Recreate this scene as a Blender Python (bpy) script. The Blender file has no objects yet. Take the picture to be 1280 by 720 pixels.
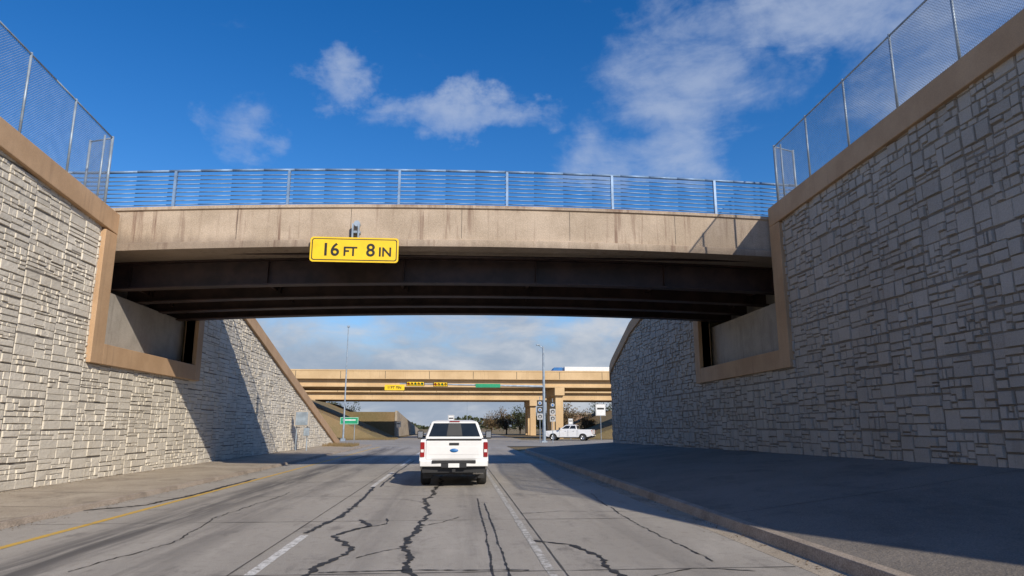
import bpy, bmesh, math, random
from mathutils import Vector, Matrix
R=math.radians
scene=bpy.context.scene
col=scene.collection

# ------------------------------------------------------------------ materials
def new_mat(name):
    m=bpy.data.materials.new(name); m.use_nodes=True
    nt=m.node_tree; nt.nodes.clear()
    out=nt.nodes.new('ShaderNodeOutputMaterial'); b=nt.nodes.new('ShaderNodeBsdfPrincipled')
    nt.links.new(b.outputs[0],out.inputs[0])
    return m,nt,b
class G:
    def __init__(s,nt): s.nt=nt
    def n(s,t,**k):
        x=s.nt.nodes.new(t)
        for a,v in k.items(): setattr(x,a,v)
        return x
    def put(s,inp,v):
        if v is None: return
        if hasattr(v,'bl_idname') or isinstance(v,bpy.types.NodeSocket): s.nt.links.new(v,inp)
        else: inp.default_value=v
    def m(s,op,a,b=None,c=None,clamp=False):
        x=s.n('ShaderNodeMath',operation=op,use_clamp=clamp)
        s.put(x.inputs[0],a)
        if b is not None: s.put(x.inputs[1],b)
        if c is not None: s.put(x.inputs[2],c)
        return x.outputs[0]
    def noise(s,vec,scale,detail=4,rough=.55,dist=0):
        x=s.n('ShaderNodeTexNoise'); s.put(x.inputs['Vector'],vec)
        x.inputs['Scale'].default_value=scale; x.inputs['Detail'].default_value=detail
        x.inputs['Roughness'].default_value=rough; x.inputs['Distortion'].default_value=dist
        return x.outputs[0]
    def mapping(s,vec,sc=(1,1,1),loc=(0,0,0),rot=(0,0,0)):
        x=s.n('ShaderNodeMapping'); s.put(x.inputs[0],vec); x.inputs['Scale'].default_value=sc; x.inputs['Location'].default_value=loc; x.inputs['Rotation'].default_value=rot
        return x.outputs[0]
    def mix(s,f,a,b,mode='MIX'):
        x=s.n('ShaderNodeMix',data_type='RGBA',blend_type=mode)
        s.put(x.inputs[0],f)
        for i,v in ((6,a),(7,b)):
            if isinstance(v,tuple): v=(v[0],v[1],v[2],1)
            s.put(x.inputs[i],v)
        return x.outputs[2]
    def ss(s,v,lo,hi,o0=0,o1=1):
        x=s.n('ShaderNodeMapRange',interpolation_type='SMOOTHSTEP'); s.put(x.inputs[0],v)
        for i,q in ((1,lo),(2,hi),(3,o0),(4,o1)): x.inputs[i].default_value=q
        return x.outputs[0]
    def obj(s): return s.n('ShaderNodeTexCoord').outputs['Object']
    def bump(s,h,st,dist,bs):
        x=s.n('ShaderNodeBump'); x.inputs['Strength'].default_value=st; x.inputs['Distance'].default_value=dist
        s.put(x.inputs['Height'],h); s.nt.links.new(x.outputs[0],bs.inputs['Normal'])
def concrete(name,c1,c2,rough=.85,streak=0,streakcol=(.05,.035,.025),scale=1.2,bump=.3,island=0,grain=.2,topz=None,blot=0):
    m,nt,b=new_mat(name); g=G(nt); o=g.obj()
    f=g.ss(g.noise(o,scale,4,.6),.35,.65)
    c=g.mix(f,c1,c2)
    fine=g.noise(o,45,2,.7)
    c=g.mix(grain,c,g.mix(g.ss(fine,.3,.7),(c1[0]*.45,c1[1]*.45,c1[2]*.45),(min(1,c2[0]*1.5),min(1,c2[1]*1.5),min(1,c2[2]*1.5))))
    if blot:
        bl=g.ss(g.noise(g.mapping(o,(1,.6,1),(2,5,1)),.9,5,.72),.5,.7)
        c=g.mix(g.m('MULTIPLY',bl,blot),c,tuple(x*.5 for x in c1))
    if streak:
        s1=g.noise(g.mapping(o,(3.5,3.5,.18)),1.6,4,.65)
        s2=g.noise(g.mapping(o,(.6,.6,.6),(4,2,9)),.6,2)
        k=g.m('MULTIPLY',g.ss(s1,.5,.72),g.ss(s2,.35,.6))
        c=g.mix(g.m('MULTIPLY',k,streak),c,streakcol)
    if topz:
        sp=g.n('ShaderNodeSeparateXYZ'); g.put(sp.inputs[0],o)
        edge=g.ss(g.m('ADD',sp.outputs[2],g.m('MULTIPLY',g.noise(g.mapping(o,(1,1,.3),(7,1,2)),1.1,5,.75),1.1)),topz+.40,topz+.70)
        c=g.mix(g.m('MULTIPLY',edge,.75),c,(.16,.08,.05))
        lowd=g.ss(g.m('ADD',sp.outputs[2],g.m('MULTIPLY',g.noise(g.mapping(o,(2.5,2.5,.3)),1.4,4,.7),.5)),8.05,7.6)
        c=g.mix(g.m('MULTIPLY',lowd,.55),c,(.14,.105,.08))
    if island:
        r=g.n('ShaderNodeNewGeometry').outputs['Random Per Island']
        c=g.mix(island,c,g.mix(r,(c1[0]*.5,c1[1]*.5,c1[2]*.51),(min(1,c2[0]*1.25),min(1,c2[1]*1.23),min(1,c2[2]*1.2))))
    g.put(b.inputs['Base Color'],c); b.inputs['Roughness'].default_value=rough
    h=g.m('ADD',g.noise(o,9,4,.65),g.m('MULTIPLY',fine,.4))
    g.bump(h,bump,.03,b)
    return m
def plain(name,c,rough=.5,metal=0,var=.15,scale=3,coat=0,emis=None):
    m,nt,b=new_mat(name); g=G(nt); o=g.obj()
    f=g.ss(g.noise(o,scale,3,.6),.3,.7)
    g.put(b.inputs['Base Color'],g.mix(f,tuple(x*(1-var) for x in c),tuple(min(1,x*(1+var)) for x in c)))
    b.inputs['Roughness'].default_value=rough; b.inputs['Metallic'].default_value=metal
    b.inputs['Coat Weight'].default_value=coat
    return m
M_block=concrete('stone_block',(.60,.54,.44),(.71,.65,.545),island=.16,bump=.8,streak=.3,streakcol=(.40,.33,.25),grain=.14,scale=.5)  # left wall's copy of the stone, colour lightened for the sunlight on it
M_blockR=concrete('stone_block_shaded',(.40,.355,.295),(.48,.435,.37),island=.18,bump=.8,streak=.35,streakcol=(.22,.19,.155),grain=.2,scale=.4)  # same stone as the left wall, right wall's shade put into the colour
M_mortar=concrete('wall_joint',(.17,.15,.125),(.24,.215,.18))
M_tan=concrete('tan_trim',(.44,.28,.155),(.52,.34,.195),streak=.35,streakcol=(.24,.15,.09),scale=.8,grain=.12,bump=.2)
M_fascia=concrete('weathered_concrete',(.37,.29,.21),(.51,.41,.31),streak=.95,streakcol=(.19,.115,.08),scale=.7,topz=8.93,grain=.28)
M_conc=concrete('grey_concrete',(.34,.31,.27),(.44,.40,.35),streak=.3)
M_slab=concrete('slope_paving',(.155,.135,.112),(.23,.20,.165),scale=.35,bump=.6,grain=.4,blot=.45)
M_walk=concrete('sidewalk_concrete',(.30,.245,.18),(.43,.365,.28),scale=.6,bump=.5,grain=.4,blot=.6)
M_kerb=concrete('kerb_concrete',(.26,.21,.16),(.40,.33,.26),scale=2,blot=.6,grain=.4)
M_over=concrete('overpass_tan',(.55,.38,.20),(.66,.47,.26),scale=.3,grain=.08,streak=.3,streakcol=(.3,.2,.12))
M_girder=plain('brown_painted_steel',(.036,.019,.015),.55,var=.45,scale=1.5)
M_galv=plain('galvanised_steel',(.30,.36,.42),.5,.3,var=.2)
M_rail=plain('railing_steel',(.20,.31,.47),.5,.15,var=.2)
M_wire=plain('fence_wire',(.34,.38,.43),.55,.3)
M_white=plain('white_car_paint',(.78,.78,.77),.28,var=.03,coat=.6)
M_glass=plain('dark_glass',(.015,.018,.02),.06,var=.2)
M_black=plain('black_plastic',(.02,.02,.021),.5)
M_tyre=plain('tyre_rubber',(.022,.021,.02),.85)
M_chrome=plain('chrome',(.55,.55,.56),.22,.9,var=.05)
M_rim=plain('alloy_rim',(.42,.43,.44),.3,.8)
M_red=plain('tail_light_red',(.30,.008,.008),.25,var=.2,coat=.5)
M_yel=plain('sign_yellow',(.88,.58,.012),.45,var=.06)
M_sblack=plain('sign_black',(.015,.015,.012),.5)
M_swhite=plain('sign_white',(.75,.75,.73),.45,var=.05)
M_rwhite=plain('route_sign_white',(.42,.42,.41),.5,var=.08)
M_green=plain('sign_green',(.015,.30,.14),.45,var=.1)
M_blue=plain('blue_paint',(.03,.16,.42),.4)
M_tar=plain('crack_sealant',(.035,.032,.029),.65,var=.3,scale=6)
M_seam=plain('pavement_joint',(.09,.082,.072),.8,var=.3,scale=6)
def worn(name,c,lo,hi):
    m,nt,b=new_mat(name); g=G(nt); o=g.obj()
    f=g.ss(g.noise(o,9,6,.8),lo,hi)
    g.put(b.inputs['Base Color'],g.mix(f,c,(.30,.28,.24))); b.inputs['Roughness'].default_value=.7
    return m
M_lw=worn('worn_white_paint',(.70,.68,.64),.46,.60)
M_lw2=worn('very_worn_white_paint',(.60,.58,.54),.40,.56)
M_ly=worn('worn_yellow_paint',(.62,.38,.05),.48,.7)
def road_mat():
    m,nt,b=new_mat('road_concrete'); g=G(nt); o=g.obj()
    sep=g.n('ShaderNodeSeparateXYZ'); g.put(sep.inputs[0],o); X=sep.outputs[0]
    cell=g.n('ShaderNodeTexWhiteNoise',noise_dimensions='2D')
    cc=g.n('ShaderNodeCombineXYZ')
    g.put(cc.inputs[0],g.m('FLOOR',g.m('DIVIDE',g.m('ADD',X,2.62),3.94))); g.put(cc.inputs[1],g.m('FLOOR',g.m('DIVIDE',g.m('SUBTRACT',sep.outputs[1],4.0),4.6)))
    g.put(cell.inputs['Vector'],cc.outputs[0])
    big=g.ss(g.noise(g.mapping(o,(1,.35,1)),.45,5,.62),.32,.68)
    c=g.mix(big,(.305,.275,.232),(.43,.392,.335))
    c=g.mix(g.m('MULTIPLY',cell.outputs[0],.26),c,(.22,.198,.168))
    fine=g.noise(o,80,2,.8)
    c=g.mix(.42,c,g.mix(g.ss(fine,.32,.68),(.135,.12,.105),(.62,.57,.49)))
    mid=g.ss(g.noise(o,6,5,.7),.5,.75)
    c=g.mix(g.m('MULTIPLY',mid,.45),c,(.17,.152,.13))
    blot=g.ss(g.noise(g.mapping(o,(1.3,.5,1),(3,8,0)),1.1,6,.72),.54,.70)
    c=g.mix(g.m('MULTIPLY',blot,.55),c,(.13,.118,.105))
    pale=g.ss(g.noise(g.mapping(o,(1.5,.4,1),(13,3,0)),.9,6,.75),.56,.74)
    c=g.mix(g.m('MULTIPLY',pale,.4),c,(.52,.475,.41))
    streak=g.noise(g.mapping(o,(2.2,.12,1)),1.3,4,.65)
    def band(x0,w,st):
        d=g.m('ABSOLUTE',g.m('SUBTRACT',X,x0))
        return g.m('MULTIPLY',g.m('MULTIPLY',g.ss(d,w,0),g.ss(streak,.30,.62)),st)
    tot=g.m('ADD',g.m('ADD',band(-5.3,1.0,.95),band(-3.9,.7,.5)),g.m('ADD',band(-1.35,.5,.35),g.m('ADD',band(.35,.5,.35),band(2.8,.8,.25))),clamp=True)
    c=g.mix(tot,c,(.085,.078,.072))
    g.put(b.inputs['Base Color'],c); b.inputs['Roughness'].default_value=.82
    g.bump(g.m('ADD',fine,g.m('MULTIPLY',g.noise(o,14,3,.6),.6)),.5,.014,b)
    return m
M_road=road_mat()
M_road2=concrete('intersection_pavement',(.26,.235,.20),(.35,.32,.275),scale=.15,bump=.2,blot=.3)
def grass_mat():
    m,nt,b=new_mat('dry_grass'); g=G(nt); o=g.obj()
    f=g.ss(g.noise(o,.12,5,.6),.35,.65); f2=g.ss(g.noise(o,5,4,.8),.3,.7)
    c=g.mix(f,(.24,.16,.075),(.15,.125,.05)); c=g.mix(g.m('MULTIPLY',f2,.5),c,(.30,.22,.12))
    g.put(b.inputs['Base Color'],c); b.inputs['Roughness'].default_value=.95
    g.bump(g.noise(o,12,4,.8),.9,.1,b); return m
M_grass=grass_mat()

# ------------------------------------------------------------------ mesh helpers
def empty(name,loc=(0,0,0),rz=0):
    e=bpy.data.objects.new(name,None); e.location=loc; e.rotation_euler=(0,0,rz); col.objects.link(e); return e
def mk(name,verts,faces,mat,parent=None,bevel=0,smooth=False,recalc=True,seg=2):
    me=bpy.data.meshes.new(name); me.from_pydata([tuple(v) for v in verts],[],faces)
    if recalc:
        bm=bmesh.new(); bm.from_mesh(me); bmesh.ops.recalc_face_normals(bm,faces=bm.faces); bm.to_mesh(me); bm.free()
    me.materials.append(mat)
    ob=bpy.data.objects.new(name,me); col.objects.link(ob)
    if parent: ob.parent=parent
    if smooth: me.polygons.foreach_set('use_smooth',[True]*len(me.polygons))
    if bevel:
        b=ob.modifiers.new('bv','BEVEL'); b.width=bevel; b.segments=seg; b.limit_method='ANGLE'; b.angle_limit=R(35)
    return ob
def box(name,x0,x1,y0,y1,z0,z1,mat,parent=None,bevel=0):
    v=[(x,y,z) for x in (x0,x1) for y in (y0,y1) for z in (z0,z1)]
    f=[(0,1,3,2),(4,6,7,5),(0,4,5,1),(2,3,7,6),(0,2,6,4),(1,5,7,3)]
    return mk(name,v,f,mat,parent,bevel)
class Acc:
    def __init__(s): s.v=[]; s.f=[]
    def box(s,x0,x1,y0,y1,z0,z1):
        n=len(s.v); s.v+=[(x,y,z) for x in (x0,x1) for y in (y0,y1) for z in (z0,z1)]
        s.f+=[tuple(n+i for i in q) for q in [(0,1,3,2),(4,6,7,5),(0,4,5,1),(2,3,7,6),(0,2,6,4),(1,5,7,3)]]
    def tube(s,a,b,r,k=6,r2=None):
        a=Vector(a);b=Vector(b); d=(b-a).normalized(); r2=r if r2 is None else r2
        u=d.cross(Vector((0,0,1)) if abs(d.z)<.9 else Vector((1,0,0))).normalized(); w=d.cross(u)
        n=len(s.v)
        for p,rr in ((a,r),(b,r2)):
            for i in range(k):
                t=2*math.pi*i/k; s.v.append(tuple(p+u*math.cos(t)*rr+w*math.sin(t)*rr))
        for i in range(k):
            j=(i+1)%k; s.f.append((n+i,n+j,n+k+j,n+k+i))
        s.f.append(tuple(n+i for i in range(k))); s.f.append(tuple(n+k+i for i in range(k))[::-1])
    def make(s,name,mat,parent=None,**k): return mk(name,s.v,s.f,mat,parent,**k)
def sweep(name,secs,mp,mat,parent=None,bevel=0):
    v=[];f=[];k=len(secs[0][1])
    for s,pl in secs:
        for d,z in pl: v.append(mp(s,d,z))
    for i in range(len(secs)-1):
        for j in range(k):
            a=i*k+j;b=i*k+(j+1)%k; f.append((a,b,b+k,a+k))
    f.append(tuple(range(k))); f.append(tuple((len(secs)-1)*k+j for j in range(k))[::-1])
    return mk(name,v,f,mat,parent,bevel)
def sheet(name,x0,x1,y0,y1,z,mat,parent=None):
    return mk(name,[(x0,y0,z),(x1,y0,z),(x1,y1,z),(x0,y1,z)],[(0,1,2,3)],mat,parent,recalc=False)
def prism(name,poly,x0,x1,mat,parent=None,bevel=0):
    k=len(poly); v=[(x0,y,z) for y,z in poly]+[(x1,y,z) for y,z in poly]
    f=[tuple(range(k)),tuple(range(k,2*k))[::-1]]+[(i,(i+1)%k,k+(i+1)%k,k+i) for i in range(k)]
    return mk(name,v,f,mat,parent,bevel)
def lathe(name,prof,axis_pt,mat,parent=None,k=24,smooth=True):
    v=[];f=[];n=len(prof)
    for i in range(k):
        t=2*math.pi*i/k
        for x,r in prof: v.append((axis_pt[0]+x,axis_pt[1]+r*math.cos(t),axis_pt[2]+r*math.sin(t)))
    for i in range(k):
        for j in range(n-1):
            a=i*n+j;b=((i+1)%k)*n+j; f.append((a,b,b+1,a+1))
    return mk(name,v,f,mat,parent,smooth=smooth)
def ribbon(name,pts,w,z,mat,parent=None,jit=.0,seed=1,wj=.4,step=.12):
    rng=random.Random(seed); P=[]
    for a,b in zip(pts[:-1],pts[1:]):
        L=math.dist(a,b); n=max(1,int(L/step))
        for i in range(n): P.append((a[0]+(b[0]-a[0])*i/n,a[1]+(b[1]-a[1])*i/n))
    P.append(pts[-1]); v=[];f=[]; ox=0
    for i,p in enumerate(P):
        q=P[min(i+1,len(P)-1)];r=P[max(i-1,0)]; d=Vector((q[0]-r[0],q[1]-r[1])); d.normalize(); nrm=(-d.y,d.x)
        ox=ox*.85+rng.uniform(-1,1)*jit
        ww=w*(1+rng.uniform(-wj,wj))/2
        for sg in (-1,1): v.append((p[0]+nrm[0]*(ox+sg*ww),p[1]+nrm[1]*(ox+sg*ww),z))
        if i: n=2*i; f.append((n-2,n-1,n+1,n))
    return mk(name,v,f,mat,parent,recalc=False)

# ------------------------------------------------------------------ stone walls
XL,XR=-10.9,10.7
def mapL(s,d,z): return (XL+d,s,z)
RC=8.0; YC=46.0
def mapR(s,d,z):
    if s<=YC: return (XR-d,s,z)
    a=(s-YC)/RC
    if a<=math.pi/2: return (XR+RC-(RC+d)*math.cos(a),YC+(RC+d)*math.sin(a),z)
    return (XR+RC+(s-YC-RC*math.pi/2),YC+RC+d,z)
def split(rng,x0,z0,x1,z1,out,mw,mh):
    w=x1-x0;h=z1-z0
    must=w>mw or h>mh
    if not must and (rng.random()<.5 or (w<.32 and h<.26)): out.append((x0,z0,x1,z1)); return
    horiz=(w/mw)>(h/mh)*rng.uniform(.5,1.8)
    if horiz and w<.26: horiz=False
    if not horiz and h<.2: horiz=True
    if horiz and w<.26: out.append((x0,z0,x1,z1)); return
    t=rng.choice((.3,.5,.5,.7,.4,.6))
    if horiz: m=x0+w*t; split(rng,x0,z0,m,z1,out,mw,mh); split(rng,m,z0,x1,z1,out,mw,mh)
    else: m=z0+h*t; split(rng,x0,z0,x1,m,out,mw,mh); split(rng,x0,m,x1,z1,out,mw,mh)
PS=1.6
def stone(name,polys,mp,mat,parent,seed,mw,mh,grooves,deps):
    V=[];F=[]
    for poly in polys:
        s0=min(p[0] for p in poly);s1=max(p[0] for p in poly);zt=max(p[1] for p in poly);zb=min(p[1] for p in poly)
        bm=bmesh.new()
        for i in range(math.floor(s0/PS),math.ceil(s1/PS)):
            for j in range(-1,math.ceil(zt/PS)+1):
                off=(i%2)*PS/2
                X0=i*PS;Z0=j*PS+off
                if Z0+PS<zb or Z0>zt: continue
                rng=random.Random(seed*10007+(i+50)*131+(j+5)); rs=[]
                e=.016
                split(rng,X0+e,Z0+e,X0+PS-e,Z0+PS-e,rs,mw,mh)
                for a,b,c,d in rs:
                    gl,gr,gb,gt=[rng.choice(grooves) for _ in range(4)]; dep=rng.choice(deps); t=min(.012,dep*.6)
                    A0,B0,C0,D0=a+gl,b+gb,c-gr,d-gt
                    lo=[bm.verts.new((x,0,z)) for x,z in ((A0,B0),(C0,B0),(C0,D0),(A0,D0))]
                    tl=[rng.uniform(-.008,.008) for _ in range(4)]
                    hi=[bm.verts.new((x,dep+tl[q],z)) for q,(x,z) in enumerate(((A0+t,B0+t),(C0-t,B0+t),(C0-t,D0-t),(A0+t,D0-t)))]
                    bm.faces.new(hi)
                    for q in range(4): bm.faces.new((lo[q],lo[(q+1)%4],hi[(q+1)%4],hi[q]))
        cx=sum(p[0] for p in poly)/len(poly);cz=sum(p[1] for p in poly)/len(poly)
        for q in range(len(poly)):
            a=poly[q];b=poly[(q+1)%len(poly)]
            n=Vector((b[1]-a[1],0,-(b[0]-a[0])));
            if n.dot(Vector((cx-a[0],0,cz-a[1])))>0: n=-n
            if n.length<1e-6: continue
            bmesh.ops.bisect_plane(bm,geom=bm.verts[:]+bm.edges[:]+bm.faces[:],plane_co=(a[0],0,a[1]),plane_no=n.normalized(),clear_outer=True)
        bm.verts.ensure_lookup_table(); n0=len(V)
        for i,v in enumerate(bm.verts): v.index=i; V.append(mp(v.co.x,v.co.y,v.co.z))
        for f in bm.faces: F.append(tuple(n0+v.index for v in f.verts))
        bm.free()
    return mk(name,V,F,mat,parent,recalc=False)
NY0,NY1=20.9,29.6
NZ=3.55; FW=.62
def lerp(a,b,t): return a+(b-a)*t
def prof(pts,s):
    for (a,za),(b,zb) in zip(pts[:-1],pts[1:]):
        if s<=b: return lerp(za,zb,(s-a)/(b-a))
    return pts[-1][1]
def dense(s0,s1,extra,step=.8):
    S=[s0+ (s1-s0)*i/max(1,round((s1-s0)/step)) for i in range(max(1,round((s1-s0)/step))+1)]
    S+= [e for e in extra if s0<e<s1]; return sorted(set(round(s,4) for s in S))
def wall(parent,mp,topN,topF,mat,seed,mw,mh,grooves,deps):
    ca=.66
    polys=[]
    for (a,za),(b,zb) in zip(topN[:-1],topN[1:]):
        b2=min(b,NY0-.002); zb2=prof(topN,b2)
        polys.append([(a,-.3),(b2,-.3),(b2,zb2-ca+.05),(a,za-ca+.05)])
    polys.append([(NY0,-.3),(NY1,-.3),(NY1,NZ+.02),(NY0,NZ+.02)])
    for (a,za),(b,zb) in zip(topF[:-1],topF[1:]):
        a2=max(a,NY1+.002); za2=prof(topF,a2)
        polys.append([(a2,-.3),(b,-.3),(b,max(-.25,zb-ca+.05)),(a2,max(-.2,za2-ca+.05))])
    stone('stone_blocks',polys,mp,mat,parent,seed,mw,mh,grooves,deps)
    for nm,tp in (('backing_near',topN),('backing_far',topF)):
        S=dense(tp[0][0],tp[-1][0],[p[0] for p in tp])
        sweep(nm,[(s,[(0,-.3),(0,prof(tp,s)-.1),(-.35,prof(tp,s)-.1),(-.35,-.3)]) for s in S],mp,M_mortar,parent)
        sweep('coping_'+nm[8:],[(s,[(-.40,prof(tp,s)-ca),(-.40,prof(tp,s)),(.16,prof(tp,s)),(.16,prof(tp,s)-ca)]) for s in S],mp,M_tan,parent,bevel=.02)
    sweep('backing_low',[(s,[(0,-.3),(0,NZ+.1),(-.35,NZ+.1),(-.35,-.3)]) for s in (NY0+.7,NY1-.6)],mp,M_mortar,parent)
    zt=topN[-1][1]-ca; zt2=topF[0][1]-ca
    sweep('frame_near_post',[(s,[(-.38,NZ),(-.38,zt),(.155,zt),(.155,NZ)]) for s in (NY0,NY0+.7)],mp,M_tan,parent,bevel=.015)
    sweep('frame_sill',[(s,[(-.38,NZ),(-.38,NZ+FW),(.15,NZ+FW),(.15,NZ)]) for s in (NY0+.7,NY1-.6)],mp,M_tan,parent,bevel=.015)
    sweep('frame_far_post',[(s,[(-.38,NZ),(-.38,zt2),(.155,zt2),(.155,NZ)]) for s in (NY1-.6,NY1)],mp,M_tan,parent,bevel=.015)
    sweep('abutment_seat',[(s,[(-1.6,3.4),(-1.6,6.02),(-.55,6.02),(-.55,3.4)]) for s in (NY0+.3,NY1-.3)],mp,M_conc,parent,bevel=.02)
    sweep('abutment_backwall',[(s,[(-1.75,3.4),(-1.75,7.4),(-1.5,7.4),(-1.5,3.4)]) for s in (NY0+.2,NY1-.2)],mp,M_conc,parent)
LN=[(-14,9.6),(8,9.5),(NY0+.7,8.27)]
LF=[(NY1-.6,8.35),(32.5,8.35),(65.5,.35)]
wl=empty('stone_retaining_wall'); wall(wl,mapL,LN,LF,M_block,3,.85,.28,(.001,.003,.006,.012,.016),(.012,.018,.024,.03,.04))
RN=[(-9,.9),(2,9.4),(9,9.5),(NY0+.7,9.02)]
RF=[(NY1-.6,9.0),(36,8.9),(41,8.0),(46,6.3),(54,3.6),(62,2.2),(75,1.6)]
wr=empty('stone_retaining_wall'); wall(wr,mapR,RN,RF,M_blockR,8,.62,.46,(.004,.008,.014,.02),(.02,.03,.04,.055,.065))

# ------------------------------------------------------------------ ground, road
sheet('ground',-1500,1500,-300,3000,-.06,M_grass)
gd=empty('embankment')
for nm,pts,x1 in (('near',[(-30,-.1),(-30,8.4),(4,8.4),(NY0+.2,7.75),(NY0+.2,-.1)],-11.24),
                    ('mid',[(NY0+.2,-.1),(NY0+.2,7.75),(NY1-.2,7.75),(NY1-.2,-.1)],-12.7),
                    ('far',[(NY1-.2,-.1),(NY1-.2,7.75),(32,7.7),(64,-.1)],-11.24)):
    prism('earth_'+nm,pts,-70,x1,M_grass,gd)
ge=empty('embankment')
prism('earth_near',[(-8.8,-.1),(-8.8,.3),(2,8.2),(NY0+.2,8.2),(NY0+.2,-.1)],11.05,70,M_grass,ge)
prism('earth_mid',[(NY0+.2,-.1),(NY0+.2,7.75),(NY1-.2,7.75),(NY1-.2,-.1)],12.5,70,M_grass,ge)
prism('earth_far',[(NY1-.2,-.1),(NY1-.2,7.75),(37,7.6),(45.9,5.0),(45.9,-.1)],11.05,70,M_grass,ge)
prism('earth_end',[(45.9,-.1),(45.9,5.0),(53.6,1.4),(53.6,-.1)],18.5,70,M_grass,ge)
sheet('road',-7.8,4.35,-20,60.2,0,M_road)
sheet('intersection_road',-90,90,60.2,90,0,M_road2)
sheet('far_road',-8.5,8.5,90,420,0,M_road2)
sw=empty('sidewalk')
sweep('slab',[(s,[(-.02,-.05),(-.02,.16),(3.08,.10),(3.1,.09),(3.1,-.05)]) for s in (-20,64)],mapL,M_walk,sw)
jj=Acc()
for i in range(26):
    y=-15+i*3.0; n=len(jj.v); jj.v+=[(XL,y,.164),(XL+3.06,y,.1045),(XL+3.06,y+.02,.1045),(XL,y+.02,.164)]; jj.f.append((n,n+1,n+2,n+3))
jj.make('joints',M_tar,sw,recalc=False)
sweep('kerb',[(s,[(3.1,-.05),(3.1,.105),(3.25,.10),(3.28,.0),(3.28,-.05)]) for s in (-20,64)],mapL,M_kerb,sw)
sp=empty('slope_paving')
S=dense(-20,66,[46],1.0)
def basez(s): return .95 if s<10 else max(.3,.95-(s-10)*.009)
W=6.05
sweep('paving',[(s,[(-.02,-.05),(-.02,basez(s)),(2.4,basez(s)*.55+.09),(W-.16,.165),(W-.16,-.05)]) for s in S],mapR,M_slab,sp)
sweep('kerb',[(s,[(W-.16,-.05),(W-.16,.17),(W,.16),(W+.05,.0),(W+.05,-.05)]) for s in S],mapR,M_kerb,sp,bevel=.012)
sweep('gutter',[(s,[(W+.05,-.05),(W+.05,.003),(W+.42,.003),(W+.42,-.05)]) for s in S],mapR,M_walk,sp)
vj=Acc()
for i in range(9):
    y=-6+i*6.1
    v0=len(vj.v)
    for (d,z) in ((-.0,basez(y)+.005),(2.4,basez(y)*.55+.095),(W-.17,.171)):
        vj.v+=[(XR-d,y,z),(XR-d,y+.018,z)]
    vj.f+=[(v0,v0+1,v0+3,v0+2),(v0+2,v0+3,v0+5,v0+4)]
vj.make('joints',M_tar,sp,recalc=False)
mk_=empty('road_markings')
ribbon('yellow_edge_line',[(-6.45,-5),(-6.45,60)],.14,.004,M_ly,mk_,wj=.06,step=.4)
for i,(a,b) in enumerate(((4.5,11.6),(20.5,27),(31,37),(43,48),(54,58))):
    ribbon('lane_dash_%d'%i,[(-2.38,a),(-2.38,b)],.13,.004,M_lw,mk_,wj=.1,step=.3)
ribbon('white_lane_line',[(1.15,-5),(1.15,52)],.105,.004,M_lw2,mk_,wj=.15,step=.3)
ribbon('stop_line',[(-6.2,57.5),(4.0,57.5)],.5,.004,M_lw2,mk_,wj=.05,step=.5)
ck=empty('road_cracks')
cr=[([(-2.42,11.8),(-2.15,14),(-2.2,17),(-2.3,20.4)],.08,.014),([(-2.15,20.4),(-2.2,26),(-2.1,36)],.05,.012),
    ([(-1.6,6),(-1.75,9),(-1.45,10.2),(-1.9,11.5),(-1.5,12.6),(-1.7,13.4)],.065,.035),
    ([(-.65,5.5),(-.5,8.5),(-.75,11),(-.5,13.5),(-.7,16),(-.45,21),(-.6,30)],.08,.034),
    ([(.44,6),(.46,9),(.5,12),(.52,17)],.024,.006),([(.62,6),(.64,9),(.66,12),(.66,16)],.024,.006),
    ([(1.2,10.8),(1.7,10.4),(1.95,9.5),(1.9,8.6),(2.0,8.1),(1.95,6.5)],.07,.022),
    ([(-1.6,8.7),(-.4,8.75),(.9,8.65)],.035,.01),([(-1.7,12.2),(-1.2,12.8),(-1.3,13.5)],.03,.02),
    ([(-7.7,15.2),(-6.8,16.2),(-6.6,19),(-6.62,24)],.10,.02),([(-5.5,22),(-3,22.1),(1,22)],.025,.006),
    ([(-1.3,9.6),(-1.0,10.1),(-.65,10.4)],.02,.02),([(-.55,12.4),(-.2,12.9),(.1,13.6)],.02,.02),
    ([(3.3,9),(3.2,13),(3.45,18)],.02,.02),([(2.2,8.1),(2.9,8.6),(3.6,8.4)],.018,.02),([(-4.6,9),(-4.2,11),(-4.5,14),(-4.3,19)],.02,.03),
    ([(-.7,16.2),(-1.2,16.9),(-2.1,17.2)],.02,.02),([(1.3,14),(2.2,14.4),(3.9,14.2)],.02,.02)]
for i,(p,w,j) in enumerate(cr): ribbon('crack_%d'%i,p,w,.008,M_tar,ck,jit=j,seed=i+3,wj=.8,step=.08)
for i in range(12): ribbon('joint_%d'%i,[(-7.7,4+i*4.6),(4.2,4+i*4.6)],.02,.0065,M_seam,ck,jit=.0015,seed=i,wj=.6,step=.2)
ribbon('long_joint',[(-2.62,-5),(-2.62,58)],.02,.0065,M_seam,ck,jit=.001,wj=.5,step=.3); ribbon('long_joint_2',[(1.32,-5),(1.32,58)],.022,.0065,M_seam,ck,jit=.001,wj=.5,step=.3)
rng=random.Random(77); v=[];f=[]
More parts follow.
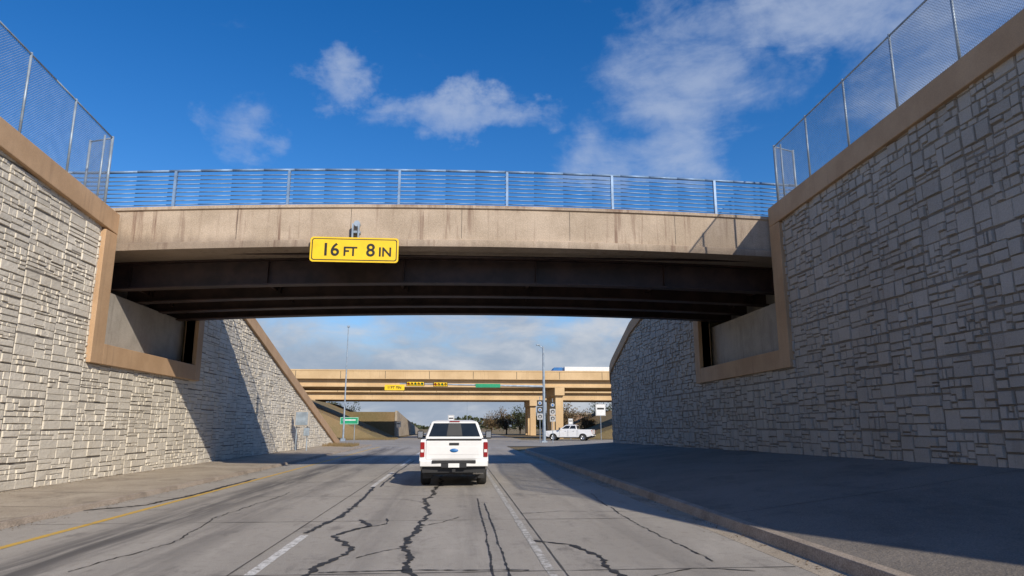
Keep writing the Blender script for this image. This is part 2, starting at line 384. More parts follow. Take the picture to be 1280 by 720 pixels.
for i in range(5200):
    k=rng.random()
    y=6+54*rng.random()
    if k<.45: x=XL+.06+abs(rng.gauss(0,.16)); z=.165-.02*(x-XL)
    elif k<.7: x=-7.6+abs(rng.gauss(0,.14)); z=.006
    else: x=4.6-abs(rng.gauss(0,.16))-.06; z=.008
    s=rng.uniform(.008,.03); t=rng.uniform(0,6.28); c_,s_=math.cos(t)*s,math.sin(t)*s
    n=len(v); h=rng.uniform(0,.02); v+=[(x-c_,y-s_,z),(x+s_*.5,y-c_*.5,z+h*.4),(x+c_,y+s_,z+h),(x-s_*.5,y+c_*.5,z+h*.5)]; f.append((n,n+1,n+2,n+3))
M_lit=plain('leaf_litter',(.12,.075,.035),.9,var=.5,scale=20)
mk('leaf_litter',v,f,M_lit,None,recalc=False)
v=[];f=[]
for i in range(6000):
    x=rng.uniform(-13,-7.9) if rng.random()<.6 else rng.uniform(-30,-9.2); y=rng.uniform(56,60) if x>-12.9 and rng.random()<.5 else rng.uniform(90.5,96)
    if y<61 and not(-10.6<x<-8.2): continue
    h=rng.uniform(.12,.38); a=rng.uniform(-.1,.1); b_=rng.uniform(-.1,.1); w_=.025
    z0=.08 if y<61 else -.05
    n=len(v); v+=[(x-w_,y,z0),(x+w_,y,z0),(x+a,y+b_,z0+h)]; f.append((n,n+1,n+2))
mk('dry_grass_tufts',v,f,M_grass,None,recalc=False)

# ------------------------------------------------------------------ near bridge
br=empty('road_bridge')
def cam_(x): x=max(-12,min(12,x)); return -.0022*(x-2.4)**2
def mapB(s,d,z): return (s,d,z+cam_(s))
SX=[-15+i*1.0 for i in range(31)]
sec=[(21.68,7.5),(21.68,7.72),(21.76,7.76),(21.76,8.80),(21.70,8.83),(21.70,8.93),(22.08,8.93),(22.08,7.9),
     (28.72,7.9),(28.72,8.93),(29.1,8.93),(29.1,7.5)]
SXd=[-12.5]+[s for s in SX if -12.5<=s<=12.5]+[12.5]
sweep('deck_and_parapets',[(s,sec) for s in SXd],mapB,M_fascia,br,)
for sgn in (-1,1):
    a=[sgn*12.5,sgn*15]
    sweep('approach_parapet',[(s,[(21.76,7.5),(21.76,8.9),(22.08,8.9),(22.08,7.5)]) for s in a],mapB,M_fascia,br)
a=Acc()
for i in range(1,6):
    x=-10.8+i*3.62
    a.box(x,x+.012,21.754,21.77,7.8+cam_(x),8.79+cam_(x))
a.make('parapet_joints',M_tar,br)
def girder(y,zb,name):
    sec=[(y-.22,zb),(y-.22,zb+.045),(y-.012,zb+.045),(y-.012,7.44),(y-.2,7.44),(y-.2,7.49),(y+.2,7.49),(y+.2,7.44),(y+.012,7.44),(y+.012,zb+.045),(y+.22,zb+.045),(y+.22,zb)]
    sweep(name,[(s,sec) for s in [-11.9+i*1.19 for i in range(21)]],mapB,M_girder,br)
GY=(23.34,25.1,26.9,28.55)
for i,y in enumerate(GY): girder(y,(6.58,6.46,6.40,6.36)[i],'girder_%d'%i)
a=Acc()
for x in (-11.2,-6.7,-2.1,2.5,7.1,11.1):
    for y0,y1 in zip(GY[:-1],GY[1:]):
        z=cam_(x); a.box(x,x+.08,y0+.02,y1-.02,6.75+z,7.25+z)
    for y in GY:
        a.box(x+.2,x+.215,y-.2,y-.013,6.64+cam_(x),7.43+cam_(x))
a.make('diaphragms',M_girder,br)
a=Acc(); a.tube((-11.3,22.5,7.3),(11.2,22.5,7.4),.04,8); a.make('conduit',M_girder,br,smooth=True)
rl=empty('bridge_railing')
a=Acc()
xs=[-14.5+i*1.0 for i in range(30)]
for Y in (21.9,28.9):
    for k in range(9):
        h=8.93+.12+k*.14; r=.02
        if k==8: r=.045; h=8.93+1.27
        for x0,x1 in zip(xs[:-1],xs[1:]): a.tube((x0,Y,h+cam_(x0)),(x1,Y,h+cam_(x1)),r,6)
a.make('rails',M_rail,rl,smooth=True)
a=Acc()
for Y in (21.9,28.9):
    for i in range(9):
        x=-12.9+i*3.62
        if x<14.4:
            a.box(x-.04,x+.04,Y-.055,Y+.055,8.93+cam_(x),8.93+1.26+cam_(x)); a.box(x-.1,x+.1,Y-.1,Y+.1,8.93+cam_(x),8.95+cam_(x))
a.make('posts',M_rail,rl)

cs=empty('clearance_sign')
def text(body,size,x,z,y,mat,parent,name,bold=.012,align='LEFT'):
    cu=bpy.data.curves.new(name,'FONT'); cu.body=body; cu.size=size; cu.extrude=.004; cu.offset=bold; cu.align_x=align
    o=bpy.data.objects.new(name,cu); col.objects.link(o)
    me=bpy.data.meshes.new_from_object(o.evaluated_get(bpy.context.evaluated_depsgraph_get()))
    bpy.data.objects.remove(o); me.materials.clear(); me.materials.append(mat)
    ob=bpy.data.objects.new(name,me); col.objects.link(ob); ob.parent=parent; ob.location=(x,y,z); ob.rotation_euler=(R(90),0,0)
    return ob
def rrect(name,cx,cz,w,h,r,y0,y1,mat,parent):
    pts=[]
    for ax,az,a0 in ((1,1,0),(-1,1,90),(-1,-1,180),(1,-1,270)):
        for k in range(6):
            t=R(a0+k*18); pts.append((cx+ax*(w/2-r)+r*math.cos(t),cz+az*(h/2-r)+r*math.sin(t)))
    n=len(pts); v=[(x,y0,z) for x,z in pts]+[(x,y1,z) for x,z in pts]
    f=[tuple(range(n)),tuple(range(n,2*n))[::-1]]+[(i,(i+1)%n,n+(i+1)%n,n+i) for i in range(n)]
    return mk(name,v,f,mat,parent)
SCX,SCZ=-3.36,7.26
rrect('panel',SCX,SCZ,2.8,.82,.1,21.50,21.53,M_yel,cs)
rrect('border_line',SCX,SCZ,2.70,.72,.08,21.497,21.50,M_sblack,cs)
rrect('face',SCX,SCZ,2.64,.66,.06,21.494,21.497,M_yel,cs)
Y=21.488
text('16',.58,SCX-1.05,SCZ-.20,Y,M_sblack,cs,'digits',.010)
text('FT',.42,SCX-.36,SCZ-.20,Y,M_sblack,cs,'unit',.008)
text('8',.58,SCX+.37,SCZ-.20,Y,M_sblack,cs,'digits_2',.010)
text('IN',.42,SCX+.76,SCZ-.20,Y,M_sblack,cs,'unit_2',.008)
a=Acc()
a.box(SCX-.12,SCX-.07,21.53,21.60,6.9,8.15); a.box(SCX+.12-.05,SCX+.12,21.53,21.60,6.9,8.15)
a.box(SCX-.14,SCX+.14,21.58,21.76,7.85,7.92)
a.tube((SCX+.03,21.55,8.16),(SCX+.03,21.75,8.16),.10,12)
a.make('bracket',M_galv,cs)

# ------------------------------------------------------------------ chain-link fences
def fence(mp,tp,s0,s1,H):
    fe=empty('chain_link_fence')
    zb=lambda s: prof(tp,s)+.03
    a=Acc(); st=.075; r=.0035
    L=s1-s0
    n=int((L+H)/st)
    for dirn in (1,-1):
        for i in range(n):
            a0=s0-H+i*st
            if dirn==1: t0=max(0,s0-a0); t1=min(H,s1-a0); f=lambda t:a0+t
            else: t0=max(0,a0+H-s1); t1=min(H,a0+H-s0); f=lambda t:a0+H-t
            if t1-t0<.05: continue
            A=f(t0);B=f(t1)
            a.tube(mp(A,-.12,zb(A)+t0),mp(B,-.12,zb(B)+t1),r,3)
    a.make('mesh_fabric',M_wire,fe,recalc=False)
    a=Acc()
    s=s1; i=0
    while s>s0-.01:
        a.tube(mp(s,-.1,zb(s)-.03),mp(s,-.1,zb(s)+H+.05),.032 if i else .045,8); s-=2.15; i+=1
    S=dense(s0,s1,[p[0] for p in tp],3)
    for x,y in zip(S[:-1],S[1:]):
        a.tube(mp(x,-.1,zb(x)+H),mp(y,-.1,zb(y)+H),.024,8); a.tube(mp(x,-.1,zb(x)+.06),mp(y,-.1,zb(y)+.06),.012,6)
    z=zb(s1)
    e=mp(s1+.35,-.95,z)
    p=mp(s1,-.1,z)
    a.tube(e,(e[0],e[1],z+H+.05),.04,8)
    for h in (.06,H): a.tube((p[0],p[1],z+h),(e[0],e[1],z+h),.024,8)
    q=mp(s1-.45,-.1,0); a.tube((q[0],q[1],z-.03),(q[0],q[1],z+H-.1),.03,8)
    a.make('posts_and_rails',M_galv,fe,smooth=True)
    a=Acc(); n=int((.92+H)/st)
    P=Vector((p[0],p[1],0));E=Vector((e[0],e[1],0)); LL=(E-P).length
    for dirn in (1,-1):
        for i in range(n):
            a0=-H+i*st
            if dirn==1: t0=max(0,-a0); t1=min(H,LL-a0); f=lambda t:a0+t
            else: t0=max(0,a0+H-LL); t1=min(H,a0+H); f=lambda t:a0+H-t
            if t1-t0<.05: continue
            A=P.lerp(E,f(t0)/LL);B=P.lerp(E,f(t1)/LL)
            a.tube((A.x,A.y,z+t0),(B.x,B.y,z+t1),r,3)
    a.make('return_fabric',M_wire,fe,recalc=False)
fence(mapL,LN,2,NY0+.2,2.3)
fence(mapR,RN,2.2,NY0+.4,2.12)

# ------------------------------------------------------------------ pickups
def pickup(loc,rz):
    P=empty('pickup_truck',loc,rz)
    P.scale=(1,1,.975)
    W=.985
    def arch(cy,r=.50,n=12):
        return [(cy+r*math.cos(R(180-t)),.40+r*math.sin(R(180-t))) for t in [8+i*(164/n) for i in range(n+1)]]
    pts=[(-2.86,1.37),(-2.90,1.30),(-2.90,.72),(-2.80,.60),(-2.45,.50)]+arch(-1.78)+[(-1.2,.44),(1.30,.44)]+arch(1.88)+[(2.45,.46),(2.82,.56),(2.93,.72),(2.93,1.08),(2.78,1.18),(2.0,1.26),(1.25,1.31),(1.05,1.36),(-1.12,1.37)]
    k=len(pts); bm=bmesh.new()
    A=[bm.verts.new((-W,y,z)) for y,z in pts]; B=[bm.verts.new((W,y,z)) for y,z in pts]
    bm.faces.new(A); bm.faces.new(B[::-1]); fs=[]
    for i in range(k): fs.append(bm.faces.new((A[i],A[(i+1)%k],B[(i+1)%k],B[i])))
    bmesh.ops.recalc_face_normals(bm,faces=bm.faces)
    bed=fs[-1]
    bmesh.ops.inset_region(bm,faces=[bed],thickness=.075)
    r=bmesh.ops.extrude_discrete_faces(bm,faces=[bed])
    bmesh.ops.translate(bm,vec=(0,0,-.52),verts=r['faces'][0].verts[:])
    for v in bm.verts:
        if abs(v.co.x)>W-.01:
            v.co.x*=1-.035*max(0,(v.co.z-1.05)/.3)**2-.03*max(0,(.7-v.co.z)/.3)
            if v.co.y>2.3: v.co.x*=1-.07*(v.co.y-2.3)/.6
    me=bpy.data.meshes.new('body'); bm.to_mesh(me); bm.free(); me.materials.append(M_white)
    o=bpy.data.objects.new('body',me); col.objects.link(o); o.parent=P
    b=o.modifiers.new('b','BEVEL'); b.width=.03; b.segments=3; b.limit_method='ANGLE'; b.angle_limit=R(40)
    lo=[(-.93,-1.10),(.93,-1.10),(.93,1.28),(-.93,1.28)]; md=[(-.90,-1.06),(.90,-1.06),(.90,1.05),(-.90,1.05)]; hi=[(-.73,-.93),(.73,-.93),(.73,.38),(-.73,.38)]
    tp=[(-.55,-.75),(.55,-.75),(.55,.2),(-.55,.2)]
    zs=(1.33,1.42,1.89,1.945)
    v=[(x,y,z) for ring,z in zip((lo,md,hi,tp),zs) for x,y in ring]
    f=[(0,1,2,3),(12,13,14,15)]+[(4*q+i,4*q+(i+1)%4,4*q+4+(i+1)%4,4*q+4+i) for q in range(3) for i in range(4)]
    mk('cab',v,f,M_white,P,bevel=.05,seg=3)
    def patch(name,i,j,u0,u1,v0,v1,mat=M_glass,off=.012):
        a=Vector((*md[i],1.42));b=Vector((*md[j],1.42));c=Vector((*hi[j],1.89));d=Vector((*hi[i],1.89))
        n=(b-a).cross(d-a).normalized()
        cen=(a+b+c+d)/4
        if n.dot(Vector((cen.x,cen.y,0))-Vector((0,.1,0)))<0: n=-n
        def pt(u,v): return a.lerp(b,u).lerp(d.lerp(c,u),v)+n*off
        q=[pt(u0,v0),pt(u1,v0),pt(u1-.01,v1),pt(u0+.01,v1)]
        q2=[p-n*(off+.02) for p in q]
        return mk(name,q+q2,[(0,1,2,3),(4,5,6,7),(0,1,5,4),(1,2,6,5),(2,3,7,6),(3,0,4,7)],mat,P,bevel=.006)
    patch('rear_window',0,1,.05,.95,.0,.90)
    patch('rear_window_slider',0,1,.36,.64,.04,.86,M_black,.015)
    patch('windshield',2,3,.05,.95,.02,.93)
    for (i,j) in ((1,2),(0,3)):
        patch('side_glass_rear',i,j,.05,.44,.06,.88); patch('side_glass_front',i,j,.48,.90,.06,.88)
    box('third_brake_light',-.16,.16,-.955,-.90,1.885,1.915,M_red,P,bevel=.005)
    for s in (-1,1):
        x0,x1=sorted((s*.84,s*.965))
        box('tail_light',x0,x1,-2.93,-2.80,.86,1.29,M_red,P,bevel=.02)
        box('tail_light_lens',x0+.02,x1-.02,-2.937,-2.92,1.0,1.08,M_swhite,P)
        x0,x1=sorted((s*.70,s*.93)); box('head_light',x0,x1,2.80,2.93,.86,1.06,M_chrome,P,bevel=.02)
        box('mirror',*sorted((s*1.06,s*1.27)),1.0-.06,1.0+.10,1.32,1.60,M_black,P,bevel=.04)
        box('mirror_arm',*sorted((s*.93,s*1.08)),1.0-.02,1.0+.05,1.36,1.42,M_black,P)
        box('mirror_glass',*sorted((s*1.085,s*1.245)),.930,.936,1.36,1.56,M_chrome,P)
        for yy in (-.75,.25): box('door_handle',*sorted((s*.975,s*1.0)),yy,yy+.18,1.14,1.17,M_chrome,P,bevel=.008)
        for yy in (-1.11,.02,1.08): box('door_gap',*sorted((s*.975,s*.9875)),yy,yy+.012,.52,1.33,M_black,P)
        box('running_board',*sorted((s*.90,s*1.02)),-1.1,1.2,.36,.42,M_black,P,bevel=.01)
        box('bed_rail_cap',*sorted((s*.875,s*.955)),-2.84,-1.14,1.366,1.388,M_black,P,bevel=.005)
        box('mud_flap',*sorted((s*.62,s*.90)),-2.34,-2.32,.22,.55,M_black,P)
    box('tailgate_panel',-.80,.80,-2.925,-2.86,.80,1.33,M_white,P,bevel=.018)
    box('tailgate_crease',-.72,.72,-2.932,-2.925,.93,1.16,M_white,P,bevel=.006)
    box('tailgate_top_spoiler',-.79,.79,-2.935,-2.84,1.345,1.385,M_black,P,bevel=.01)
    box('tailgate_handle',-.14,.14,-2.945,-2.93,1.20,1.27,M_black,P,bevel=.008)
    lathe('tailgate_badge',[(0,0),(0,.1),(.01,.11)],(0,0,0),M_blue,P,k=20)
    for c in P.children:
        if c.name.startswith('tailgate_badge'): c.rotation_euler=(0,0,R(90)); c.scale=(1,1.1,.5); c.location=(0,-2.945,1.05)
    bp=[(-.99,-2.86),(-.96,-3.02),(-.4,-3.07),(.4,-3.07),(.96,-3.02),(.99,-2.86)]
    v=[(x,y,z) for z in (.60,.76) for x,y in bp]; n=6
    mk('rear_bumper',v,[tuple(range(6)),tuple(range(6,12))]+[(i,(i+1)%n,n+(i+1)%n,n+i) for i in range(n)],M_white,P,bevel=.02)
    box('bumper_step',-.62,.62,-3.085,-2.9,.69,.775,M_black,P,bevel=.01)
    box('bumper_recess',-.36,.36,-3.078,-3.0,.57,.70,M_black,P)
    box('licence_plate',-.155,.155,-3.09,-3.08,.575,.69,M_swhite,P)
    box('hitch',-.05,.05,-3.08,-2.8,.44,.53,M_black,P)
    box('lower_valance',-.9,.9,-2.9,-2.7,.42,.60,M_black,P)
    box('front_bumper',-.95,.95,2.82,3.0,.50,.72,M_chrome,P,bevel=.03)
    box('grille',-.62,.62,2.85,2.955,.76,1.06,M_black,P,bevel=.02)
    box('chassis',-.72,.72,-2.7,2.7,.34,.62,M_black,P)
    box('axle',-.7,.7,-1.84,-1.72,.34,.46,M_black,P)
    lathe('exhaust',[(0,.03),(0,.04),(.3,.04)],(.55,-2.75,.4),M_chrome,P,k=10)
    for y in (-1.78,1.88):
        for s in (-1,1):
            x=s*.83
            pr=[(-.14,.25),(-.14,.36),(-.11,.40),(-.06,.41),(.06,.41),(.11,.40),(.14,.36),(.14,.25)]
            lathe('tyre',pr,(x,y,.41),M_tyre,P,k=32)
            lathe('rim',[(s*.125,.255),(s*.13,.23),(s*.06,.20),(s*.07,.06),(s*.09,.0)],(x,y,.41),M_rim,P,k=32)
            sp_=Acc()
            for q in range(6):
                t=q*math.pi/3
                sp_.tube((x+s*.10,y+.05*math.cos(t),.41+.05*math.sin(t)),(x+s*.115,y+.235*math.cos(t),.41+.235*math.sin(t)),.03,6)
            sp_.make('spokes',M_rim,P)
    box('inner_arch_rear',-.70,.70,-2.28,-1.28,.60,.90,M_black,P); box('inner_arch_front',-.70,.70,1.38,2.38,.60,.90,M_black,P)
    return P
pickup((-.06,23.0,0),R(0))
pickup((13.8,84,0),R(68))

# ------------------------------------------------------------------ overpasses
def overpass(y0,y1,zb,zt,xa,xb):
    o=empty('highway_overpass')
    sec=[(y0,zt-1.25),(y0,zt),(y0+.3,zt),(y0+.3,zt-.9),(y1-.3,zt-.9),(y1-.3,zt),(y1,zt),(y1,zt-1.25),(y1-.8,zt-1.25),(y0+.8,zt-1.25)]
    idm=lambda s,d,z:(s,d,z)
    sweep('deck',[(xa,sec),(xb,sec)],idm,M_over,o)
    a=Acc(); a.box(xa,xb,y0-.05,y0-.002,zt-.16,zt+.02); a.make('parapet_cap',M_over,o)
    a=Acc()
    x=xa+4
    while x<xb: a.box(x,x+.06,y0-.006,y0+.01,zt-1.2,zt-.17); x+=6.1
    a.make('parapet_joints',M_tar,o)
    n=5
    a=Acc()
    for i in range(n):
        y=y0+1.0+(y1-y0-2.0)*i/(n-1)
        a.box(xa,xb,y-.25,y+.25,zb,zt-1.252)
        a.box(xa,xb,y-.4,y+.4,zb-.003,zb+.22)
    a.make('girders',M_over,o)
    a=Acc()
    for x in (-46,-27,14.5,36,60):
        a.box(x-.7,x+.7,y0+.6,y1-.6,zb-1.1,zb-.006)
        for y in (y0+1.6,(y0+y1)/2,y1-1.6): a.box(x-.55,x+.55,y-.5,y+.5,0,zb-1.1)
    a.make('bents',M_over,o,bevel=.05)
    return o
overpass(96,108,7.1,9.4,-75,110)
overpass(130,142,6.6,9.2,-75,110)
bank=empty('abutment_slope')
prism('left_bank',[(92,0),(96,6.0),(142,6.0),(150,0)],-75,-24,M_grass,bank)
mk('left_slope',[(-24,95,6),(-24,143,6),(-10.2,143,-.02),(-10.2,95,-.02),(-24,90,-.02),(-24,150,-.02)],[(0,3,2,1),(0,4,3),(1,2,5)],M_grass,bank)
prism('right_bank',[(97,0),(101,4.0),(143,5.0),(150,0)],30,110,M_grass,bank)
mk('right_slope',[(30,99,4),(30,143,5),(18,143,-.02),(18,97,-.02),(30,92,-.02),(30,150,-.02)],[(0,1,2,3),(0,3,4),(1,5,2)],M_grass,bank)
ww=empty('concrete_wing_wall')
mk('wall',[(-10.0,118,0),(-10.0,118,4.3),(-8.8,165,1.0),(-8.8,165,0),(-10.4,118,0),(-10.4,118,4.3),(-9.2,165,1.0),(-9.2,165,0)],[(0,1,2,3),(4,7,6,5),(0,4,5,1),(1,5,6,2),(2,6,7,3)],M_walk,ww)
prism('earth_behind',[(118.1,-.1),(118.1,4.1),(150,2),(165,.9),(165,-.1)],-24,-10.42,M_grass,ww)
st=empty('semi_trailer_truck',(0,0,0))
x0=15.8; zz=8.5
box('trailer',x0,x0+7.5,100,102.5,zz+1.0,zz+3.0-1.15,M_swhite,st,bevel=.04)
box('trailer_skirt',x0,x0+7.5,100.1,102.4,zz+.7,zz+1.0,M_blue,st)
v=[(x,y,z) for y in (100.1,102.4) for x,z in ((x0-2.3,zz+.4),(x0-2.3,zz+1.1),(x0-1.9,zz+1.15),(x0-1.5,zz+1.75),(x0-.3,zz+1.75),(x0-.3,zz+.4))]
mk('cab',v,[tuple(range(6)),tuple(range(6,12))]+[(i,(i+1)%6,6+(i+1)%6,6+i) for i in range(6)],M_blue,st,bevel=.05)
for i,x in enumerate((x0-1.7,x0+1,x0+5.8,x0+6.8)):
    a=Acc(); a.tube((x,100.05,zz+.45),(x,102.45,zz+.45),.42,16); a.make('wheels_%d'%i,M_tyre,st)
M_brick=concrete('brick_wall',(.24,.15,.10),(.32,.21,.15),scale=1)
def shop(x,y,w,d,h):
    e=empty('commercial_building'); box('walls',x,x+w,y,y+d,0,h,M_brick,e); box('roof_edge',x-.3,x+w+.3,y-.3,y+d+.3,h,h+.5,M_conc,e)
    for i in range(int(w/3)): box('window_%d'%i,x+.8+i*3,x+2.7+i*3,y-.06,y+.02,.9,2.6,M_glass,e)
    box('door',x+w/2-.6,x+w/2+.6,y-.09,y+.02,0,2.2,M_black,e); box('awning',x+w/2-1.4,x+w/2+1.4,y-1.2,y,2.75,2.95,M_swhite,e)
shop(27,205,24,14,5.2)

# ------------------------------------------------------------------ signals, signs, lamps
ts=empty('traffic_signal')
a=Acc(); a.tube((9.5,75,0),(9.5,75,10.4),.19,12,.11); a.tube((9.5,75,6.0),(-6.2,75,6.25),.13,10,.06)
a.tube((9.5,75,10.2),(8.9,75,10.6),.05,8); a.box(9.2,9.8,74.7,75.3,0,.15)
a.make('pole_and_arm',M_galv,ts,smooth=False)
box('camera_housing',8.7,9.1,74.9,75.1,10.5,10.66,M_galv,ts,bevel=.04)
ML=[plain('lens_%d'%i,c,.3) for i,c in enumerate(((.3,.01,.01),(.3,.2,.01),(.01,.2,.08),(.3,.2,.01),(.01,.2,.08)))]
def head(x,z,y,n,parent):
    w=n*.36
    box('backplate',x-w/2-.06,x+w/2+.06,y-.02,y,z-.24,z+.24,M_sblack,parent)
    box('housing',x-w/2,x+w/2,y-.2,y-.02,z-.2,z+.2,M_yel,parent,bevel=.03)
    for i in range(n):
        xx=x-w/2+.18+i*.36
        a=Acc(); a.tube((xx,y-.24,z),(xx,y-.2,z),.12,14)
        a.make('lens_%d'%i,ML[i],parent)
        v=[];f=[]
        for k in range(11):
            t=R(-20+k*22)
            for yy in (y-.2,y-.40): v.append((xx+.14*math.cos(t),yy,z+.14*math.sin(t)))
            if k: q=2*k; f.append((q-2,q-1,q+1,q))
        mk('visor_%d'%i,v,f,M_yel,parent,recalc=False)
head(-4.5,6.2,74.8,5,ts); head(-1.8,6.15,74.8,4,ts)
box('street_name_sign',2.0,4.7,74.75,74.8,5.85,6.25,M_green,ts)
c2=empty('clearance_sign'); rrect('panel',-8.6,6.95,2.7,.75,.1,95.55,95.6,M_yel,c2); text('16FT 8IN',.5,-9.6,6.78,95.54,M_sblack,c2,'legend')
a=Acc(); a.box(-9.2,-9.15,95.6,96.9,6.9,7.3); a.box(-8.1,-8.05,95.6,96.9,6.9,7.3); a.make('bracket',M_galv,c2)
def route(x,y,zs,order):
    e=empty('route_sign'); a=Acc(); a.tube((x,y,0),(x,y,zs+2.1),.035,8); a.make('post',M_galv,e)
    for i in range(3):
        z=zs+i*.7
        rrect('plate_%d'%i,x,z,.60,.62,.06,y-.08,y-.05,(M_rwhite,M_sblack)[order[i]],e)
        rrect('shield_%d'%i,x,z+.02,.40,.36,.16,y-.09,y-.08,(M_sblack,M_rwhite)[order[i]],e)
        rrect('numeral_%d'%i,x,z,.2,.2,.04,y-.095,y-.09,(M_rwhite,M_blue)[order[i]],e)
route(8.75,72.5,2.7,(0,1,1)); route(10.1,72.5,2.5,(0,0,1))
def signpost(name,x,y,w,h,z,mat,posts=2):
    e=empty(name); a=Acc()
    for k in range(posts):
        px=x+(0 if posts==1 else (-w*.3 if k==0 else w*.3)); a.tube((px,y,0),(px,y,z+h/2),.04,8)
    a.make('posts',M_galv,e); rrect('panel',x,z,w,h,.06,y-.07,y-.045,mat,e)
    rrect('border',x,z,w-.08,h-.08,.05,y-.075,y-.07,M_swhite if mat is M_green else M_sblack,e); rrect('face',x,z,w-.14,h-.14,.04,y-.08,y-.075,mat,e)
    rrect('legend_bar',x,z+h*.1,w*.7,h*.16,.02,y-.085,y-.08,M_swhite if mat is M_green else M_sblack,e)
    return e
signpost('green_guide_sign',-13.6,89.5,2.3,.9,2.4,M_green)
signpost('white_sign',18.6,88.5,1.3,1.5,3.8,M_swhite,1)
signpost('white_sign',-.7,88,.8,1.0,2.6,M_swhite,1)
signpost('white_sign',-8.9,108,.7,.9,2.0,M_swhite,1)
signpost('white_sign',14.6,88.2,.6,.75,2.3,M_swhite,1)
def lamp(x,y,h,dx,arm=True):
    e=empty('street_lamp'); a=Acc(); a.tube((x,y,0),(x,y,h),.11,10,.05); a.box(x-.25,x+.25,y-.25,y+.25,0,.3)
    if arm: a.tube((x,y,h-.1),(x+dx,y,h+.15),.04,8)
    a.make('pole',M_galv,e); box('luminaire',*(sorted((x+dx*.6,x+dx*1.4)) if arm else (x-.16,x+.16)),y-.14,y+.14,h+.0,h+.22,M_galv,e,bevel=.03)
lamp(-13.4,84,13.6,.5,False); lamp(24,170,11,-1.5); lamp(3,200,10,1)
uc=empty('utility_cabinet')
a=Acc(); a.tube((-10.45,46.5,.1),(-10.45,46.5,2.6),.035,8); a.tube((-9.75,46.5,.1),(-9.75,46.5,2.6),.035,8); a.make('posts',M_galv,uc)
box('cabinet',-10.6,-9.6,46.3,46.47,1.7,2.7,M_conc,uc,bevel=.02); box('door',-10.5,-9.72,46.27,46.3,1.78,2.62,M_galv,uc,bevel=.008)
box('meter_box',-9.95,-9.6,46.28,46.46,1.1,1.6,M_galv,uc,bevel=.02)

# ------------------------------------------------------------------ trees
def leafm(name,c):
    m,nt,b=new_mat(name); g=G(nt)
    r=g.n('ShaderNodeNewGeometry').outputs['Random Per Island']
    g.put(b.inputs['Base Color'],g.mix(r,tuple(x*.5 for x in c),tuple(x*1.5 for x in c))); b.inputs['Roughness'].default_value=.8; return m
M_l1=leafm('brown_foliage',(.13,.085,.035)); M_l2=leafm('green_foliage',(.05,.06,.022)); M_bark=plain('bark',(.07,.05,.035),.9)
def tree(x,y,h,w,mat,seed,nl=2200):
    rng=random.Random(seed); e=empty('broadleaf_tree',(x,y,0)); a=Acc(); tips=[]
    a.tube((0,0,0),(0.05,0,h*.4),h*.03,8,h*.02)
    for i in range(15):
        t=rng.uniform(0,6.28); s=Vector((0,0,h*rng.uniform(.12,.4))); rr=rng.uniform(.25,.95)*w/2
        m=Vector((rr*.5*math.cos(t),rr*.5*math.sin(t),h*rng.uniform(.3,.55))); q=Vector((rr*math.cos(t+.3),rr*math.sin(t+.3),h*rng.uniform(.3,.9)))
        a.tube(s,m,h*.012,5,h*.008); a.tube(m,q,h*.008,5,h*.003); tips+= [q,m.lerp(q,.5),m]
    a.make('trunk_and_limbs',M_bark,e)
    v=[];f=[]
    for i in range(nl):
        c=rng.choice(tips); p=c+Vector([rng.gauss(0,w*.08) for _ in range(3)])
        u=Vector([rng.uniform(-1,1) for _ in range(3)]).normalized(); k=u.cross(Vector([rng.uniform(-1,1) for _ in range(3)])).normalized(); s=rng.uniform(.1,.24)*h/7
        n=len(v); v+=[p-u*s,p+k*s*.6,p+u*s,p-k*s*.6]; f.append((n,n+1,n+2,n+3))
    mk('foliage',v,f,mat,e,recalc=False)
for i,(x,y,h,w) in enumerate(((10.8,150,5.6,6),(14.5,158,6.2,7),(9.5,190,6,8),(19.5,152,6,6.5),(24,156,6.5,7),(33,116,8.5,6),(22.5,118,4.5,4.5),(-30,180,9,9),(-45,185,8,9),(40,190,9,10),(28,175,8,9))):
    tree(x,y,h,w,(M_l1,M_l2)[i%2],i+4)
rng=random.Random(5); v=[];f=[]
for i in range(9000):
    t=rng.random(); x=-420+840*t; hh=5+3*math.sin(x*.05)+2*math.sin(x*.17+1)
    p=Vector((x,430+rng.uniform(-15,25),max(.3,rng.random()**.7*hh)))
    u=Vector([rng.uniform(-1,1) for _ in range(3)]).normalized(); k=u.cross(Vector((rng.uniform(-1,1),rng.uniform(-1,1),.3))).normalized(); s=rng.uniform(.6,1.6)
    n=len(v); v+=[p-u*s,p+k*s,p+u*s,p-k*s]; f.append((n,n+1,n+2,n+3))
mk('distant_trees',v,f,M_l2,None,recalc=False)

# ------------------------------------------------------------------ light
d=Vector((-.78,1.47,-1)).normalized()
sl=bpy.data.lights.new('sun','SUN'); sl.energy=4.6; sl.angle=R(.5); sl.color=(1,.91,.78)
so=bpy.data.objects.new('sun',sl); so.rotation_euler=d.to_track_quat('-Z','Y').to_euler(); so.location=(30,-50,40); col.objects.link(so)
w=bpy.data.worlds.new('World'); scene.world=w; w.use_nodes=True; nt=w.node_tree; nt.nodes.clear(); g=G(nt)
out=g.n('ShaderNodeOutputWorld'); bg=g.n('ShaderNodeBackground'); nt.links.new(bg.outputs[0],out.inputs[0])
sky=g.n('ShaderNodeTexSky',sky_type='NISHITA'); sky.sun_disc=False; sky.sun_elevation=math.asin(-d.z); sky.sun_rotation=math.atan2(-d.x,-d.y); sky.air_density=1.0; sky.dust_density=.2; sky.ozone_density=2.5
tc=g.n('ShaderNodeTexCoord').outputs['Generated']; sep=g.n('ShaderNodeSeparateXYZ'); g.put(sep.inputs[0],tc)
az=g.m('MULTIPLY',g.m('ARCTAN2',sep.outputs[0],sep.outputs[1]),57.296); el=g.m('MULTIPLY',g.m('ARCSINE',sep.outputs[2]),57.296)
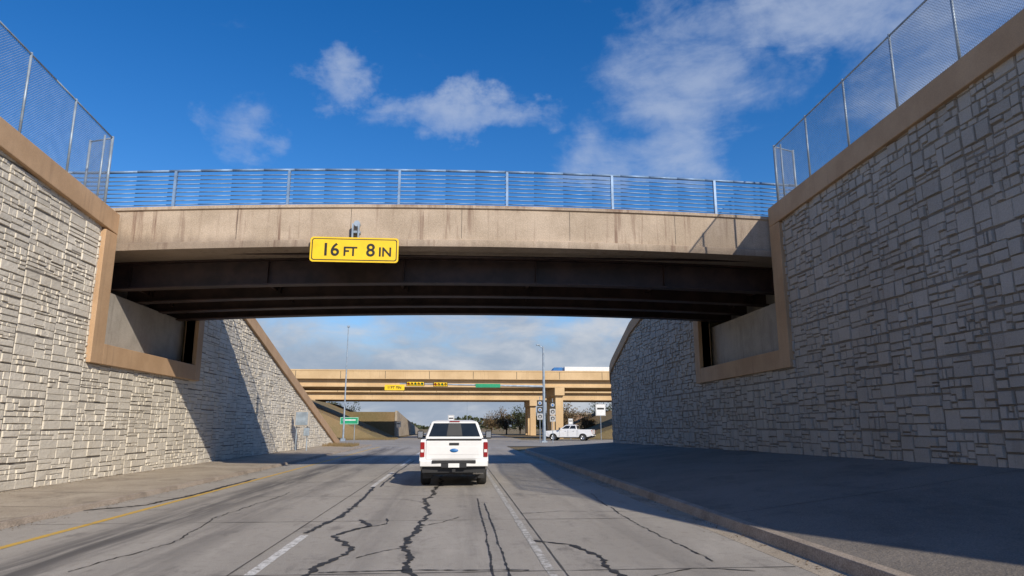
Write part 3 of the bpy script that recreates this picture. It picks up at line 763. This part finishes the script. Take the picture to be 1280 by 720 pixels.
cmb=g.n('ShaderNodeCombineXYZ'); g.put(cmb.inputs[0],az); g.put(cmb.inputs[1],el)
nz=g.noise(g.mapping(cmb.outputs[0],(.085,.14,1),(1.3,0,0),(0,0,R(-14))),1.25,7,.58,.35)
nz2=g.noise(g.mapping(cmb.outputs[0],(.03,.07,1),(5,2,0)),1.5,3,.5)
nz3=g.noise(g.mapping(cmb.outputs[0],(.10,.26,1),(7,3,0),(0,0,R(-18))),1.6,6,.62,.4)
# warp the patch outlines so none of them reads as an ellipse
wx=g.m('MULTIPLY',g.m('SUBTRACT',g.noise(g.mapping(cmb.outputs[0],(.16,.2,1),(2,9,0)),1.0,5,.6),.5),11)
wy=g.m('MULTIPLY',g.m('SUBTRACT',g.noise(g.mapping(cmb.outputs[0],(.16,.2,1),(12,4,0)),1.0,5,.6),.5),8)
azw=g.m('ADD',az,wx); elw=g.m('ADD',el,wy)
mask=None
for a0,e0,ra,re,s in ((21,28,12,7.5,1.05),(30,30.5,12,4.5,1.15),(-11.3,27.3,4.6,3.0,1.05),(0,25.6,9,2.8,1.15),(16,22.0,10,4.5,1.0),(-18,22.5,3.8,4,.8),(41,26,12,10,1.05),(-40,14,14,5,.5),(150,30,60,20,.5),(-120,35,50,15,.5)):
    dx=g.m('DIVIDE',g.m('SUBTRACT',azw,a0),ra); dy=g.m('DIVIDE',g.m('SUBTRACT',elw,e0),re)
    q=g.m('MULTIPLY',g.m('SUBTRACT',1,g.m('ADD',g.m('MULTIPLY',dx,dx),g.m('MULTIPLY',dy,dy)),clamp=True),s)
    mask=q if mask is None else g.m('MAXIMUM',mask,q)
dens=g.m('ADD',g.m('ADD',g.m('MULTIPLY',nz,.65),g.m('MULTIPLY',nz3,.38)),g.m('MULTIPLY',mask,.36))
den=g.ss(dens,.60,1.02,0,.66)
hband=g.ss(g.m('ADD',el,g.m('MULTIPLY',g.m('ADD',g.m('MULTIPLY',nz,.6),g.m('MULTIPLY',nz3,.4)),-24)),.6,-6,0,.9)
hs=g.n('ShaderNodeHueSaturation'); hs.inputs['Hue'].default_value=.51; hs.inputs['Saturation'].default_value=1.4; hs.inputs['Value'].default_value=1.3; g.put(hs.inputs['Color'],sky.outputs[0])
low=g.ss(el,14,-1)
c=g.mix(g.m('MULTIPLY',low,.85),hs.outputs[0],(2.3,3.7,6.2))
c=g.mix(den,c,(4.7,5.4,6.8))
c=g.mix(hband,c,g.mix(g.ss(g.m('ADD',g.m('MULTIPLY',nz2,.5),g.m('MULTIPLY',nz3,.5)),.38,.62),(3.0,3.6,4.6),(5.6,5.8,6.2)))
g.put(bg.inputs[0],c); bg.inputs[1].default_value=.105

cd=bpy.data.cameras.new('camera'); cd.sensor_width=36; cd.lens=850/1280*36; cd.clip_end=5000
co=bpy.data.objects.new('camera',cd); co.location=(0,0,1.7); co.rotation_euler=(R(90+11.5),0,R(-4.57)); col.objects.link(co); scene.camera=co
scene.view_settings.view_transform='Standard'; scene.view_settings.look='None'; scene.view_settings.exposure=0
